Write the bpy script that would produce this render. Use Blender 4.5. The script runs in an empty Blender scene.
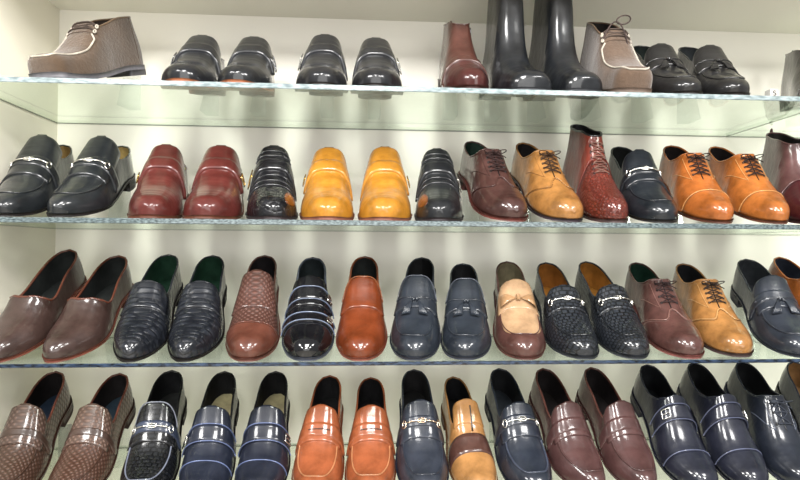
import bpy, math
import numpy as np
from mathutils import Vector, Matrix

sc = bpy.context.scene
COL = sc.collection
PI = math.pi
R = math.radians

# ------------------------------------------------------------------ camera
ZC = 1.30                                   # height of the lens above the shop floor
CAMP = np.array([0.0, -1.05, ZC])
FPX, YAW, PITCH, ROLL = 560.8, 0.0646, 0.0194, 0.0062
cy_, sy_ = math.cos(YAW), math.sin(YAW)
c_fwd = np.array([sy_*math.cos(PITCH), cy_*math.cos(PITCH), math.sin(PITCH)])
c_r = np.array([cy_, -sy_, 0.0])
c_u = np.cross(c_r, c_fwd)
c_r, c_u = math.cos(ROLL)*c_r + math.sin(ROLL)*c_u, -math.sin(ROLL)*c_r + math.cos(ROLL)*c_u
cam_d = bpy.data.cameras.new('camera')
cam_d.sensor_width = 36.0
cam_d.lens = FPX/800*36.0
cam_d.clip_start = 0.02
cam = bpy.data.objects.new('camera', cam_d)
COL.objects.link(cam)
m = Matrix.Identity(4)
for i in range(3):
    m[i][0], m[i][1], m[i][2], m[i][3] = c_r[i], c_u[i], -c_fwd[i], CAMP[i]
cam.matrix_world = m
sc.camera = cam

# ------------------------------------------------------------------ view, world, lights
sc.view_settings.view_transform = 'Standard'
sc.view_settings.look = 'None'
sc.view_settings.gamma = 1.0
sc.view_settings.use_curve_mapping = False
sc.view_settings.exposure = -0.22

w = bpy.data.worlds.new('shop_interior')
sc.world = w
w.use_nodes = True
bg = w.node_tree.nodes['Background']
bg.inputs[0].default_value = (1.0, 0.985, 0.95, 1)
bg.inputs[1].default_value = 0.48

def area(name, loc, target, sx, sy, power, col=(1, 1, 1)):
    d = bpy.data.lights.new(name, 'AREA')
    d.shape = 'RECTANGLE'; d.size = sx; d.size_y = sy
    d.energy = power; d.color = col
    o = bpy.data.objects.new(name, d)
    COL.objects.link(o)
    o.location = loc
    o.rotation_euler = (Vector(target)-Vector(loc)).to_track_quat('-Z', 'Y').to_euler()
    return o
# the shop's ceiling panels, out in the room behind and above the photographer
for py, pw in ((-1.35, 38), (-2.5, 62)):
    for px in (-1.5, 0.0, 1.5):
        area('ceiling_panel_light', (px, py, ZC+1.35), (px*0.6, 0.1, ZC-0.1), 0.52, 0.42, pw*(.80 if px > 1 else .98), (1.0, 0.985, 0.955))
# broad low fill added behind the photographer to brighten the bay, no real source
area('front_fill_light', (0.2, -4.2, ZC+0.1), (0, 0, ZC), 4.2, 2.2, 120, (1.0, 0.99, 0.97))

# ------------------------------------------------------------------ helpers
def lin(c):
    return tuple(((v/255)/12.92 if v/255 <= 0.04045 else ((v/255+0.055)/1.055)**2.4) for v in c)

def tag(o, label=None, cat=None, group=None, kind=None):
    if label: o['label'] = label
    if cat: o['category'] = cat
    if group: o['group'] = group
    if kind: o['kind'] = kind
    return o

def empty(name, loc, rot=(0, 0, 0)):
    o = bpy.data.objects.new(name, None)
    o.empty_display_size = 0.02
    o.location = loc; o.rotation_euler = rot
    COL.objects.link(o)
    return o

class MB:
    def __init__(s):
        s.v = []; s.f = []; s.uv = []; s.mi = []
    def add(s, verts, faces, uvs=None, mat=0):
        b = len(s.v)
        s.v += [tuple(map(float, p)) for p in verts]
        s.uv += [tuple(map(float, q)) for q in uvs] if uvs is not None else [(0.0, 0.0)]*len(verts)
        s.f += [tuple(i+b for i in f) for f in faces]
        s.mi += [mat]*len(faces)
        return s
    def grid(s, P, closed_u=False, closed_v=False, uv=None, flip=False, mat=0):
        n, k = P.shape[:2]
        F = []
        for i in range(n if closed_u else n-1):
            for j in range(k if closed_v else k-1):
                i2, j2 = (i+1) % n, (j+1) % k
                q = (i*k+j, i2*k+j, i2*k+j2, i*k+j2)
                F.append(q[::-1] if flip else q)
        return s.add(P.reshape(-1, 3), F, None if uv is None else uv.reshape(-1, 2), mat)
    def tube(s, pts, r, n=6, closed=False, mat=0):
        P = np.array(pts, float)
        k = len(P)
        if closed:
            T = np.roll(P, -1, 0)-np.roll(P, 1, 0)
        else:
            T = np.gradient(P, axis=0)
        T /= np.linalg.norm(T, axis=1)[:, None]+1e-12
        ref = np.array([0, 0, 1.0]) if abs(T[0][2]) < 0.9 else np.array([1.0, 0, 0])
        N = ref-T[0]*(ref@T[0]); N /= np.linalg.norm(N)
        rr = np.broadcast_to(np.array(r, float), (k,))
        ring = []
        for i in range(k):
            N = N-T[i]*(N@T[i]); N /= np.linalg.norm(N)+1e-12
            B = np.cross(T[i], N)
            ring.append([P[i]+rr[i]*(math.cos(q)*N+math.sin(q)*B) for q in np.linspace(0, 2*PI, n, endpoint=False)])
        ring = np.array(ring)
        b = len(s.v)
        s.grid(ring, closed_u=closed, closed_v=True, flip=True, mat=mat)
        if not closed:
            s.f.append(tuple(b+j for j in range(n))); s.mi.append(mat)
            s.f.append(tuple(b+(k-1)*n+j for j in range(n))[::-1]); s.mi.append(mat)
        return s
    def box(s, lo, hi, mat=0):
        (a, b, c), (d, e, f) = lo, hi
        V = [(a,b,c),(d,b,c),(d,e,c),(a,e,c),(a,b,f),(d,b,f),(d,e,f),(a,e,f)]
        return s.add(V, [(0,3,2,1),(4,5,6,7),(0,1,5,4),(1,2,6,5),(2,3,7,6),(3,0,4,7)], None, mat)
    def build(s, name, mats, parent=None, smooth=True, merge=True):
        me = bpy.data.meshes.new(name)
        me.from_pydata(s.v, [], s.f)
        for mt in (mats if isinstance(mats, (list, tuple)) else [mats]):
            me.materials.append(mt)
        me.polygons.foreach_set('material_index', s.mi)
        if smooth:
            me.polygons.foreach_set('use_smooth', [True]*len(s.f))
        ul = me.uv_layers.new(name='uv')
        li = np.zeros(len(me.loops), dtype=np.int32)
        me.loops.foreach_get('vertex_index', li)
        ul.data.foreach_set('uv', np.array(s.uv, dtype=np.float32)[li].ravel())
        if merge:
            import bmesh
            bm = bmesh.new(); bm.from_mesh(me)
            bmesh.ops.remove_doubles(bm, verts=bm.verts, dist=1e-5)
            bmesh.ops.dissolve_degenerate(bm, edges=bm.edges, dist=1e-6)
            bm.to_mesh(me); bm.free()
        me.update()
        o = bpy.data.objects.new(name, me)
        COL.objects.link(o)
        if parent: o.parent = parent
        return o

# ------------------------------------------------------------------ materials
MATS = {}
def base_mat(key):
    mt = bpy.data.materials.new(key)
    mt.use_nodes = True
    nt = mt.node_tree
    return mt, nt, nt.nodes['Principled BSDF']

def node(nt, kind, **kw):
    n = nt.nodes.new(kind)
    for k, v in kw.items():
        if k in n.inputs: n.inputs[k].default_value = v
        else: setattr(n, k, v)
    return n

def mixrgb(nt, fac, a, b, mode='MIX'):
    n = nt.nodes.new('ShaderNodeMix'); n.data_type = 'RGBA'; n.blend_type = mode
    for idx, val in ((0, fac), (6, a), (7, b)):
        if hasattr(val, 'is_linked'): nt.links.new(val, n.inputs[idx])
        else: n.inputs[idx].default_value = val
    return n.outputs[2]

def leather(rgb, kind='smooth', rough=None):
    """rgb: sRGB 0-255; kinds: smooth, patent, suede, croc, weave, snake, perforated, burnished, lining, rubber"""
    key = 'leather_%s_%02x%02x%02x' % ((kind,)+tuple(rgb))
    if key in MATS: return MATS[key]
    mt, nt, p = base_mat(key)
    L = nt.links
    c = lin(rgb); k_ = 0.34+0.22*min(1.0, max(c)/0.5); c = tuple(v*k_ for v in c)
    dark = tuple(v*0.62 for v in c)+(1,)
    lite = tuple(min(1, v*1.28+0.004) for v in c)+(1,)
    tc = node(nt, 'ShaderNodeTexCoord')
    nz = node(nt, 'ShaderNodeTexNoise', Scale=24.0, Detail=6.0, Roughness=0.62)
    L.new(tc.outputs['Object'], nz.inputs['Vector'])
    r1 = node(nt, 'ShaderNodeMapRange'); r1.inputs[1].default_value = 0.35; r1.inputs[2].default_value = 0.68
    L.new(nz.outputs[0], r1.inputs[0])
    col = mixrgb(nt, r1.outputs[0], tuple(v*.55 for v in c)+(1,) if kind in ('suede', 'burnished') else tuple(v*0.66 for v in c)+(1,), lite)
    rg = {'smooth': .34, 'patent': .16, 'suede': .95, 'croc': .28, 'weave': .36, 'snake': .32,
          'perforated': .36, 'burnished': .3, 'lining': .75, 'rubber': .6}[kind] if rough is None else rough
    height = None; strength = 0.15; dist = 0.0006
    if kind in ('smooth', 'burnished', 'patent', 'lining', 'rubber'):
        v = node(nt, 'ShaderNodeTexVoronoi', Scale=520.0)
        L.new(tc.outputs['Object'], v.inputs['Vector'])
        crease = node(nt, 'ShaderNodeTexNoise', Scale=38.0, Detail=2.0)
        mp = node(nt, 'ShaderNodeMapping'); mp.inputs['Scale'].default_value = (0.5, 2.2, 1)
        L.new(tc.outputs['Object'], mp.inputs[0]); L.new(mp.outputs[0], crease.inputs['Vector'])
        ad = node(nt, 'ShaderNodeMath', operation='MULTIPLY_ADD'); ad.inputs[1].default_value = 0.12
        L.new(v.outputs[0], ad.inputs[0]); L.new(crease.outputs[0], ad.inputs[2])
        height = ad.outputs[0]; strength = 0.42 if kind != 'patent' else 0.08; dist = 0.0022
    elif kind == 'suede':
        n2 = node(nt, 'ShaderNodeTexNoise', Scale=150.0, Detail=6.0, Roughness=0.7)
        L.new(tc.outputs['Object'], n2.inputs['Vector'])
        height = n2.outputs[0]; strength = 0.9; dist = 0.002
        col = mixrgb(nt, n2.outputs[0], tuple(v*0.35 for v in c)+(1,), lite)
        col = mixrgb(nt, r1.outputs[0], tuple(v*0.6 for v in c)+(1,), col)
    elif kind == 'croc':
        mp = node(nt, 'ShaderNodeMapping'); mp.inputs['Scale'].default_value = (105, 30, 1)
        L.new(tc.outputs['UV'], mp.inputs[0])
        v = node(nt, 'ShaderNodeTexVoronoi', Scale=1.0, Randomness=0.55); v.feature = 'DISTANCE_TO_EDGE'
        L.new(mp.outputs[0], v.inputs['Vector'])
        mr = node(nt, 'ShaderNodeMapRange'); mr.inputs[2].default_value = 0.28
        L.new(v.outputs[0], mr.inputs[0])
        height = mr.outputs[0]; strength = 0.8; dist = 0.0018
        col = mixrgb(nt, mr.outputs[0], tuple(v_*0.45 for v_ in c)+(1,), col)
    elif kind == 'perforated':
        br = node(nt, 'ShaderNodeTexBrick')
        br.offset = 0.5
        br.inputs['Scale'].default_value = 1.0
        br.inputs['Mortar Size'].default_value = 0.0011 if kind == 'croc' else 0.0016
        br.inputs['Mortar Smooth'].default_value = 0.6
        br.inputs['Brick Width'].default_value = 0.034 if kind == 'croc' else 0.009
        br.inputs['Row Height'].default_value = 0.0095 if kind == 'croc' else 0.0075
        sw = node(nt, 'ShaderNodeMapping'); sw.inputs['Rotation'].default_value = (0, 0, PI/2)
        wob = node(nt, 'ShaderNodeTexNoise', Scale=45.0)
        L.new(tc.outputs['UV'], wob.inputs['Vector'])
        wm = node(nt, 'ShaderNodeVectorMath', operation='MULTIPLY_ADD')
        wm.inputs[1].default_value = (0.006, 0.006, 0)
        L.new(wob.outputs[1], wm.inputs[0]); L.new(tc.outputs['UV'], wm.inputs[2])
        L.new(wm.outputs[0], sw.inputs[0]); L.new(sw.outputs[0], br.inputs['Vector'])
        inv = node(nt, 'ShaderNodeMath', operation='SUBTRACT'); inv.inputs[0].default_value = 1.0
        L.new(br.outputs['Fac'], inv.inputs[1])
        height = inv.outputs[0]; strength = 0.6; dist = 0.0014
        gap = tuple(v*0.6 for v in c)+(1,)
        if kind == 'perforated': gap = tuple(v*0.15 for v in c)+(1,)
        col = mixrgb(nt, br.outputs['Fac'], col, gap)
    elif kind == 'weave':
        wv = []
        for ang in (PI/4, -PI/4):
            mp = node(nt, 'ShaderNodeMapping'); mp.inputs['Rotation'].default_value = (0, 0, ang)
            t = node(nt, 'ShaderNodeTexWave', Scale=46.0)
            L.new(tc.outputs['UV'], mp.inputs[0]); L.new(mp.outputs[0], t.inputs['Vector'])
            wv.append(t.outputs[1])
        mu = node(nt, 'ShaderNodeMath', operation='MULTIPLY')
        L.new(wv[0], mu.inputs[0]); L.new(wv[1], mu.inputs[1])
        height = mu.outputs[0]; strength = 0.9; dist = 0.0016
        col = mixrgb(nt, mu.outputs[0], tuple(v*0.55 for v in c)+(1,), tuple(min(1, v*1.3+0.01) for v in c)+(1,))
    elif kind == 'snake':
        v = node(nt, 'ShaderNodeTexVoronoi', Scale=150.0); v.feature = 'DISTANCE_TO_EDGE'
        L.new(tc.outputs['Object'], v.inputs['Vector'])
        mr = node(nt, 'ShaderNodeMapRange'); mr.inputs[1].default_value = 0.0; mr.inputs[2].default_value = 0.25
        L.new(v.outputs[0], mr.inputs[0])
        height = mr.outputs[0]; strength = 0.8; dist = 0.0014
        col = mixrgb(nt, mr.outputs[0], tuple(v_*0.45 for v_ in c)+(1,), col)
    bp = node(nt, 'ShaderNodeBump'); bp.inputs['Strength'].default_value = strength; bp.inputs['Distance'].default_value = dist
    L.new(height, bp.inputs['Height']); L.new(bp.outputs[0], p.inputs['Normal'])
    L.new(col, p.inputs['Base Color'])
    p.inputs['Roughness'].default_value = rg
    if kind in ('suede', 'lining', 'rubber'):
        p.inputs['Specular IOR Level'].default_value = 0.25
        if kind == 'suede':
            p.inputs['Sheen Weight'].default_value = 0.35
    else:
        p.inputs['Specular IOR Level'].default_value = 0.16
        p.inputs['Coat Weight'].default_value = 0.8 if kind != 'patent' else 1.0
        cr = node(nt, 'ShaderNodeMapRange'); cr.inputs[1].default_value = 0.3; cr.inputs[2].default_value = 0.7
        cr.inputs[3].default_value, cr.inputs[4].default_value = (0.05, 0.16) if kind != 'patent' else (0.03, 0.06)
        L.new(nz.outputs[0], cr.inputs[0]); L.new(cr.outputs[0], p.inputs['Coat Roughness'])
    MATS[key] = mt
    return mt

def metal(rgb, rough=0.22):
    key = 'metal_%02x%02x%02x' % tuple(rgb)
    if key in MATS: return MATS[key]
    mt, nt, p = base_mat(key)
    tc = node(nt, 'ShaderNodeTexCoord'); nz = node(nt, 'ShaderNodeTexNoise', Scale=80.0)
    nt.links.new(tc.outputs['Object'], nz.inputs['Vector'])
    mr = node(nt, 'ShaderNodeMapRange'); mr.inputs[3].default_value = rough*0.8; mr.inputs[4].default_value = rough*1.3
    nt.links.new(nz.outputs[0], mr.inputs[0]); nt.links.new(mr.outputs[0], p.inputs['Roughness'])
    p.inputs['Base Color'].default_value = (*lin(rgb), 1)
    p.inputs['Metallic'].default_value = 1.0
    MATS[key] = mt
    return mt

def paint(key, rgb, rough=0.5, var=0.06, scale=3.0, stain=None):
    mt, nt, p = base_mat(key)
    c = lin(rgb)
    tc = node(nt, 'ShaderNodeTexCoord'); nz = node(nt, 'ShaderNodeTexNoise', Scale=scale, Detail=5.0)
    nt.links.new(tc.outputs['Object'], nz.inputs['Vector'])
    col = mixrgb(nt, nz.outputs[0], tuple(v*(1-var) for v in c)+(1,), tuple(min(1, v*(1+var)) for v in c)+(1,))
    if stain:
        n2 = node(nt, 'ShaderNodeTexNoise', Scale=5.5, Detail=6.0, Roughness=0.65)
        nt.links.new(tc.outputs['Object'], n2.inputs['Vector'])
        mr = node(nt, 'ShaderNodeMapRange'); mr.inputs[1].default_value = 0.56; mr.inputs[2].default_value = 0.75
        mr.inputs[4].default_value = 0.5
        nt.links.new(n2.outputs[0], mr.inputs[0])
        col = mixrgb(nt, mr.outputs[0], col, (*lin(stain), 1))
    nt.links.new(col, p.inputs['Base Color'])
    p.inputs['Roughness'].default_value = rough
    bp = node(nt, 'ShaderNodeBump'); bp.inputs['Strength'].default_value = 0.05; bp.inputs['Distance'].default_value = 0.002
    n3 = node(nt, 'ShaderNodeTexNoise', Scale=160.0); nt.links.new(tc.outputs['Object'], n3.inputs['Vector'])
    nt.links.new(n3.outputs[0], bp.inputs['Height']); nt.links.new(bp.outputs[0], p.inputs['Normal'])
    return mt

def glass(key, tint):
    mt = bpy.data.materials.new(key); mt.use_nodes = True
    nt = mt.node_tree; nt.nodes.clear()
    out = node(nt, 'ShaderNodeOutputMaterial')
    tr = node(nt, 'ShaderNodeBsdfTransparent'); tr.inputs[0].default_value = (*tint, 1)
    gl = node(nt, 'ShaderNodeBsdfGlossy'); gl.inputs['Roughness'].default_value = 0.06
    gl.inputs[0].default_value = (0.95, 1.0, 0.97, 1)
    df = node(nt, 'ShaderNodeBsdfDiffuse'); df.inputs[0].default_value = (0.62, 0.70, 0.62, 1)
    lw = node(nt, 'ShaderNodeLayerWeight'); lw.inputs[0].default_value = 0.5
    pw = node(nt, 'ShaderNodeMath', operation='POWER'); pw.inputs[1].default_value = 5.0
    fr = node(nt, 'ShaderNodeMath', operation='MULTIPLY_ADD'); fr.inputs[1].default_value = 0.7; fr.inputs[2].default_value = 0.03
    nt.links.new(lw.outputs['Facing'], pw.inputs[0]); nt.links.new(pw.outputs[0], fr.inputs[0])
    tc = node(nt, 'ShaderNodeTexCoord'); nz = node(nt, 'ShaderNodeTexNoise', Scale=9.0, Detail=5.0)
    nt.links.new(tc.outputs['Object'], nz.inputs['Vector'])
    mr = node(nt, 'ShaderNodeMapRange'); mr.inputs[3].default_value = 0.06; mr.inputs[4].default_value = 0.13   # smears and dust on the pane
    nt.links.new(nz.outputs[0], mr.inputs[0])
    m1 = node(nt, 'ShaderNodeMixShader'); m2 = node(nt, 'ShaderNodeMixShader')
    nt.links.new(mr.outputs[0], m1.inputs[0]); nt.links.new(tr.outputs[0], m1.inputs[1]); nt.links.new(df.outputs[0], m1.inputs[2])
    nt.links.new(fr.outputs[0], m2.inputs[0]); nt.links.new(m1.outputs[0], m2.inputs[1]); nt.links.new(gl.outputs[0], m2.inputs[2])
    nt.links.new(m2.outputs[0], out.inputs[0])
    return mt

def edge_glass(key, a, b, scale=60.0):
    mt, nt, p = base_mat(key)
    tc = node(nt, 'ShaderNodeTexCoord'); nz = node(nt, 'ShaderNodeTexNoise', Scale=scale, Detail=4.0)
    mp = node(nt, 'ShaderNodeMapping'); mp.inputs['Scale'].default_value = (1, 1, 3)
    nt.links.new(tc.outputs['Object'], mp.inputs[0]); nt.links.new(mp.outputs[0], nz.inputs['Vector'])
    mr = node(nt, 'ShaderNodeMapRange'); mr.inputs[1].default_value = 0.38; mr.inputs[2].default_value = 0.62
    nt.links.new(nz.outputs[0], mr.inputs[0])
    nt.links.new(mixrgb(nt, mr.outputs[0], (*lin(a), 1), (*lin(b), 1)), p.inputs['Base Color'])
    p.inputs['Roughness'].default_value = 0.15
    return mt

# ------------------------------------------------------------------ the setting: one wall bay with a painted top board
ZS = [ZC+0.3106, ZC+0.0567, ZC-0.2070, ZC-0.4708]     # tops of the four glass shelves
DB = 0.344                                             # depth of the bay
XL, XR, XJ = -0.737, 1.45, 0.935                       # left panel, right end, joint of the panes
ZTOP = ZC+0.577
M_wall = paint('painted_board', (236, 232, 222), 0.45, 0.03, 2.5)
M_side = paint('painted_side_panel', (236, 231, 216), 0.42, 0.05, 2.0)
M_top = paint('painted_top_board', (232, 228, 217), 0.5, 0.05, 2.0)
def struct(name, lo, hi, mt):
    return tag(MB().box(lo, hi).build(name, mt, smooth=False), kind='structure')
struct('wall_back', (XL-0.02, DB, 0.0), (XR, DB+0.02, ZTOP+0.35), M_wall)
struct('wall_left', (XL-0.02, -0.06, 0.0), (XL, DB, ZTOP+0.35), M_side)
struct('ceiling', (XL, -0.04, ZTOP), (XR, DB, ZTOP+0.02), M_top)
struct('floor', (-2.6, -4.5, -0.02), (2.6, DB+0.02, 0.0), paint('floor_tile', (190, 184, 172), 0.3, 0.08, 2.0))

M_glass = glass('shelf_glass', (0.935, 0.972, 0.930))
M_edges = [edge_glass('glass_edge_bright', (98, 110, 112), (144, 156, 158)),
           edge_glass('glass_edge_speckled', (42, 52, 54), (106, 118, 120), 160.0),
           edge_glass('glass_edge_dark', (6, 10, 18), (44, 58, 78), 70.0),
           edge_glass('glass_edge_plain', (70, 88, 88), (130, 150, 148))]
M_rear = edge_glass('glass_edge_rear', (44, 48, 40), (84, 88, 74), 30.0)
ROWN = ['top shelf', 'second shelf', 'third shelf', 'bottom shelf']
TH = 0.010
def glass_pane(x0, x1, z, mt_edge, label, TH=0.010):
    c = 0.0012
    P = MB()
    # body with a small ground chamfer on the front arris
    prof = [(0.0, -TH+c), (0.0, -c), (c, 0.0), (DB-0.001, 0.0), (DB-0.001, -TH+.003), (DB-0.001, -TH), (c, -TH)]
    V = [(x0, y, zz) for y, zz in prof]+[(x1, y, zz) for y, zz in prof]
    n = len(prof)
    for i in range(n):
        j = (i+1) % n
        P.add([V[i], V[i+n], V[j+n], V[j]], [(0, 1, 2, 3)], None, {0: 1, 1: 1, 6: 1, 4: 2}.get(i, 0))
    P.add(V[:n], [tuple(range(n))], None, 0); P.add(V[n:], [tuple(range(n))[::-1]], None, 0)
    P.add([(x0+.0003, c, -TH), (x0+.0003, DB-.002, -TH), (x0+.0003, DB-.002, -TH+.0025), (x0+.0003, c, -TH+.0025)], [(0, 1, 2, 3)], None, 2)
    o = P.build('glass_shelf', [M_glass, mt_edge, M_rear], smooth=False)
    o.location = (0, 0, z)
    return tag(o, label, 'glass shelf', 'glass shelves of the display bay')
for i, z in enumerate(ZS):
    glass_pane(XL+0.001, XJ-0.0008, z, M_edges[i], ['long clear glass shelf seen from below holding the boots along the top',
        'long glass shelf with speckled edge holding the two mustard yellow shoes',
        'long glass shelf with dark edge under the two-tone bow loafer',
        'long glass shelf at the bottom edge under the orange penny loafers'][i], (.010, .010, .007, .007)[i])
    glass_pane(XJ+0.0008, XR-0.001, z, M_edges[i], ['right-hand glass pane beyond the joint on the %s' % ROWN[i]][0], (.010, .010, .007, .007)[i])

# ------------------------------------------------------------------ pixel helpers (measure -> place on the shelf)
def project(Pw):
    q = np.asarray(Pw, float)-CAMP
    d = q@c_fwd
    return 400+FPX*(q@c_r)/d, 240-FPX*(q@c_u)/d
def x_at(px, Y, Z):
    X = (px-364)/530.0
    for _ in range(25):
        X += (px-project((X, Y, Z))[0])/560.0
    return X

# ------------------------------------------------------------------ the shoe surface
def spline(knots, n=600):
    k = np.array(knots, float)
    x, y = k[:, 0], k[:, 1]
    h = np.diff(x); d = np.diff(y)/h
    mt = np.zeros(len(x))
    mt[0], mt[-1] = d[0], d[-1]
    for i in range(1, len(x)-1):
        mt[i] = 0 if d[i-1]*d[i] <= 0 else 2*d[i-1]*d[i]/(d[i-1]+d[i])
    T = np.linspace(0, 1, n)
    idx = np.clip(np.searchsorted(x, T, side='right')-1, 0, len(x)-2)
    u = (T-x[idx])/h[idx]
    Y = ((2*u**3-3*u**2+1)*y[idx]+(u**3-2*u**2+u)*h[idx]*mt[idx]+(-2*u**3+3*u**2)*y[idx+1]+(u**3-u**2)*h[idx]*mt[idx+1])
    return T, Y

def sstep(a, b, x):
    u = np.clip((x-a)/(b-a), 0, 1)
    return u*u*(3-2*u)

TOES = {'round': (0.225, 2.25), 'square': (0.085, 3.0), 'almond': (0.30, 2.0), 'point': (0.30, 1.75)}
FORMS = {   # ridge heights H, topline heights C, throat position
    'oxford': dict(th=.56, H=[(0,.025),(.06,.034),(.15,.041),(.28,.049),(.42,.066),(.56,.086),(.7,.112),(.85,.13),(1,.13)],
                   C=[(0,.086),(.56,.086),(.62,.066),(.74,.050),(.88,.058),(1,.066)]),
    'loafer': dict(th=.46, H=[(0,.024),(.06,.033),(.15,.040),(.28,.047),(.38,.058),(.46,.069),(.58,.087),(.70,.108),(.85,.12),(1,.12)],
                   C=[(0,.069),(.46,.069),(.51,.052),(.62,.044),(.80,.052),(1,.064)]),
    'high':   dict(th=.56, H=[(0,.026),(.06,.037),(.15,.046),(.28,.056),(.40,.071),(.52,.089),(.66,.108),(.75,.120),(.85,.13),(1,.13)],
                   C=[(0,.094),(.56,.094),(.61,.070),(.74,.054),(.88,.060),(1,.070)]),
    'slip':   dict(th=.42, H=[(0,.022),(.06,.031),(.15,.038),(.28,.046),(.36,.056),(.42,.066),(.62,.096),(.75,.115),(.85,.125),(1,.125)],
                   C=[(0,.065),(.42,.065),(.47,.044),(.55,.036),(.78,.050),(1,.066)]),
    'boot':   dict(th=.60, H=[(0,.026),(.06,.038),(.15,.047),(.28,.060),(.38,.078),(.48,.106),(.54,.128),(.60,.155),(.68,.20),(.8,.23),(1,.23)],
                   C=[(0,.128),(.50,.128),(.60,.128),(.75,.122),(1,.128)], pinch=.12),
    'tall':   dict(th=.60, H=[(0,.026),(.06,.038),(.15,.048),(.28,.062),(.38,.084),(.45,.120),(.50,.165),(.56,.23),(.66,.31),(.8,.34),(1,.34)],
                   C=[(0,.205),(.45,.205),(.6,.200),(.75,.200),(1,.205)], pinch=.16),
    'chukka': dict(th=.56, H=[(0,.034),(.05,.042),(.15,.047),(.28,.058),(.40,.084),(.48,.104),(.56,.126),(.66,.165),(.8,.19),(1,.19)],
                   C=[(0,.096),(.48,.096),(.58,.100),(.75,.110),(1,.116)], pinch=.06),
}

class Last:
    def __init__(s, form='loafer', toe='round', L=.290, wide=1.0, side=0, lift=.020, sole=.0065, bent=.006, high=1.0):
        f = FORMS[form]
        s.form, s.L, s.th0 = form, L, f['th']
        tt, nn = TOES[toe]
        T, Wb = spline([(0,.041),(.12,.044),(.22,.0485),(.30,.0500),(.42,.0465),(.58,.0370),(.72,.0325),(.86,.0310),(1,.029)])
        clo = (1-(1-np.minimum(T/tt, 1))**nn)**(1/nn)
        hel = (1-(1-np.minimum((1-T)/.18, 1))**2.25)**(1/2.3)
        if form == 'high': Wb = Wb*(1+.13*sstep(.40, .60, T)*(1-sstep(.78, .95, T)))
        s.T, s.W = T, Wb*clo*hel*wide
        H = spline(f['H'])[1]
        hc = .52+.48*np.sqrt(1-(1-np.minimum(T/.09, 1))**2)
        if toe == 'square': hc = .72+.28*np.sqrt(1-(1-np.minimum(T/.05, 1))**2)
        s.H = H*hc*high
        s.C = spline(f['C'])[1]*high
        s.pinch = f.get('pinch', 0.0)
        # where the ridge meets the topline: the throat
        i = np.argmax(s.H[150:] >= s.C[150:])+150
        s.th = T[i]
        s.ZB = spline([(0,.009),(.06,.0045),(.16,.0008),(.28,0),(.38,.0015),(.55,lift*.55),(.72,lift*.97),(.8,lift),(1,lift)])[1]
        s.lift, s.sole, s.side, s.bent = lift, sole, side, bent
        s.p, s.q = (.78, .86) if form != 'chukka' else (.55, .62)
        s.p1 = {'chukka': .55, 'boot': .70, 'tall': .72, 'oxford': .66}.get(form, .50)
    def w(s, t): return np.interp(t, s.T, s.W)
    def h(s, t): return np.interp(t, s.T, s.H)
    def c(s, t): return np.interp(t, s.T, s.C)
    def zb(s, t): return np.interp(t, s.T, s.ZB)
    def xo(s, t): return s.side*s.bent*np.clip((.34-t)/.34, 0, 1)**1.4
    def rim(s, t):
        """|s| of the topline at t (0 where the vamp is closed)"""
        r = np.clip(s.c(t)/s.h(t), 0, 1)
        a = np.arcsin(np.clip(r**(1/s.q), 0, 1))
        v = 1-2*a/PI
        return np.where(np.asarray(t) <= s.th, 0.0, v)
    def raw(s, t, v):
        t, v = np.broadcast_arrays(np.asarray(t, float), np.asarray(v, float))
        a = (1-np.minimum(np.abs(v), 1))*PI/2
        z = s.h(t)*np.sin(a)**s.q
        x = np.sign(v)*s.w(t)*np.maximum(np.cos(a), 0)**(s.p+(s.p1-s.p)*sstep(.32, .60, t))
        x = x*(1-s.pinch*sstep(.03, .09, z)+s.pinch*.6*sstep(.10, .20, z))
        y = t*s.L+sstep(.84, 1, t)*(.004*np.sin(np.clip(z/.07, 0, 1)*PI)-.006*np.clip(z/.08, 0, 1.4)**2)
        return np.stack([x+s.xo(t), y, z+s.zb(t)+s.sole], -1)
    def at(s, t, v, off=0.0):
        P = s.raw(t, v)
        if np.isscalar(off) and off == 0.0: return P
        e = 2e-3
        t = np.asarray(t, float); v = np.asarray(v, float)
        tc = np.clip(t, .01, .99)
        du = s.raw(tc+e, v)-s.raw(tc-e, v)
        vv = np.where(np.abs(v) < .01, .01, v)
        dv = s.raw(tc, np.clip(v+.01, -1, 1))-s.raw(tc, np.clip(v-.01, -1, 1))
        N = np.cross(dv, du)
        N = np.where((np.abs(N).max(-1) < 1e-12)[..., None], np.array([0, -1.0, 0]), N)
        N = N/np.linalg.norm(N, axis=-1)[..., None]
        ctr = np.stack([s.xo(t)+0*P[..., 0], P[..., 1]*0+np.clip(t, .12, .9)*s.L, P[..., 2]*0+s.zb(t)+.018], -1)
        sg = np.sign(((P-ctr)*N).sum(-1)); sg = np.where(sg == 0, 1, sg)
        N = N*sg[..., None]; sg = np.ones_like(sg)
        k = np.clip(1-t/.02, 0, 1)[..., None]*np.ones_like(N)      # the very tip faces forward
        N = N*(1-k)+np.array([0, -.96, .28])*k
        return P+N*sg[..., None]*np.asarray(off)[..., None] if not np.isscalar(off) else P+N*sg[..., None]*off

def stations(l, n1=26, n2=22):
    a = l.th*(1-np.cos(np.linspace(0, PI/2, n1)))          # dense at the toe
    tail = np.linspace(0, 1, n2)
    b = l.th+(1-l.th)*(tail**1.9*.5+.5*(1-(1-tail)**2.2))    # dense behind the throat and at the heel
    g = l.th+(1-l.th)*np.array([.0004, .002, .005, .010, .018])
    return np.unique(np.concatenate([a, b, g]))

def upper_grid(l, ts, off=0.0, nv=13):
    u = np.linspace(0, 1, nv)
    r = l.rim(ts)
    right = 1-(1-r)[:, None]*u[None, :]
    P1 = l.at(ts[:, None]+0*right, right, off)
    P2 = l.at(ts[:, None]+0*right, -right, off)
    return P1, P2, right

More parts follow.
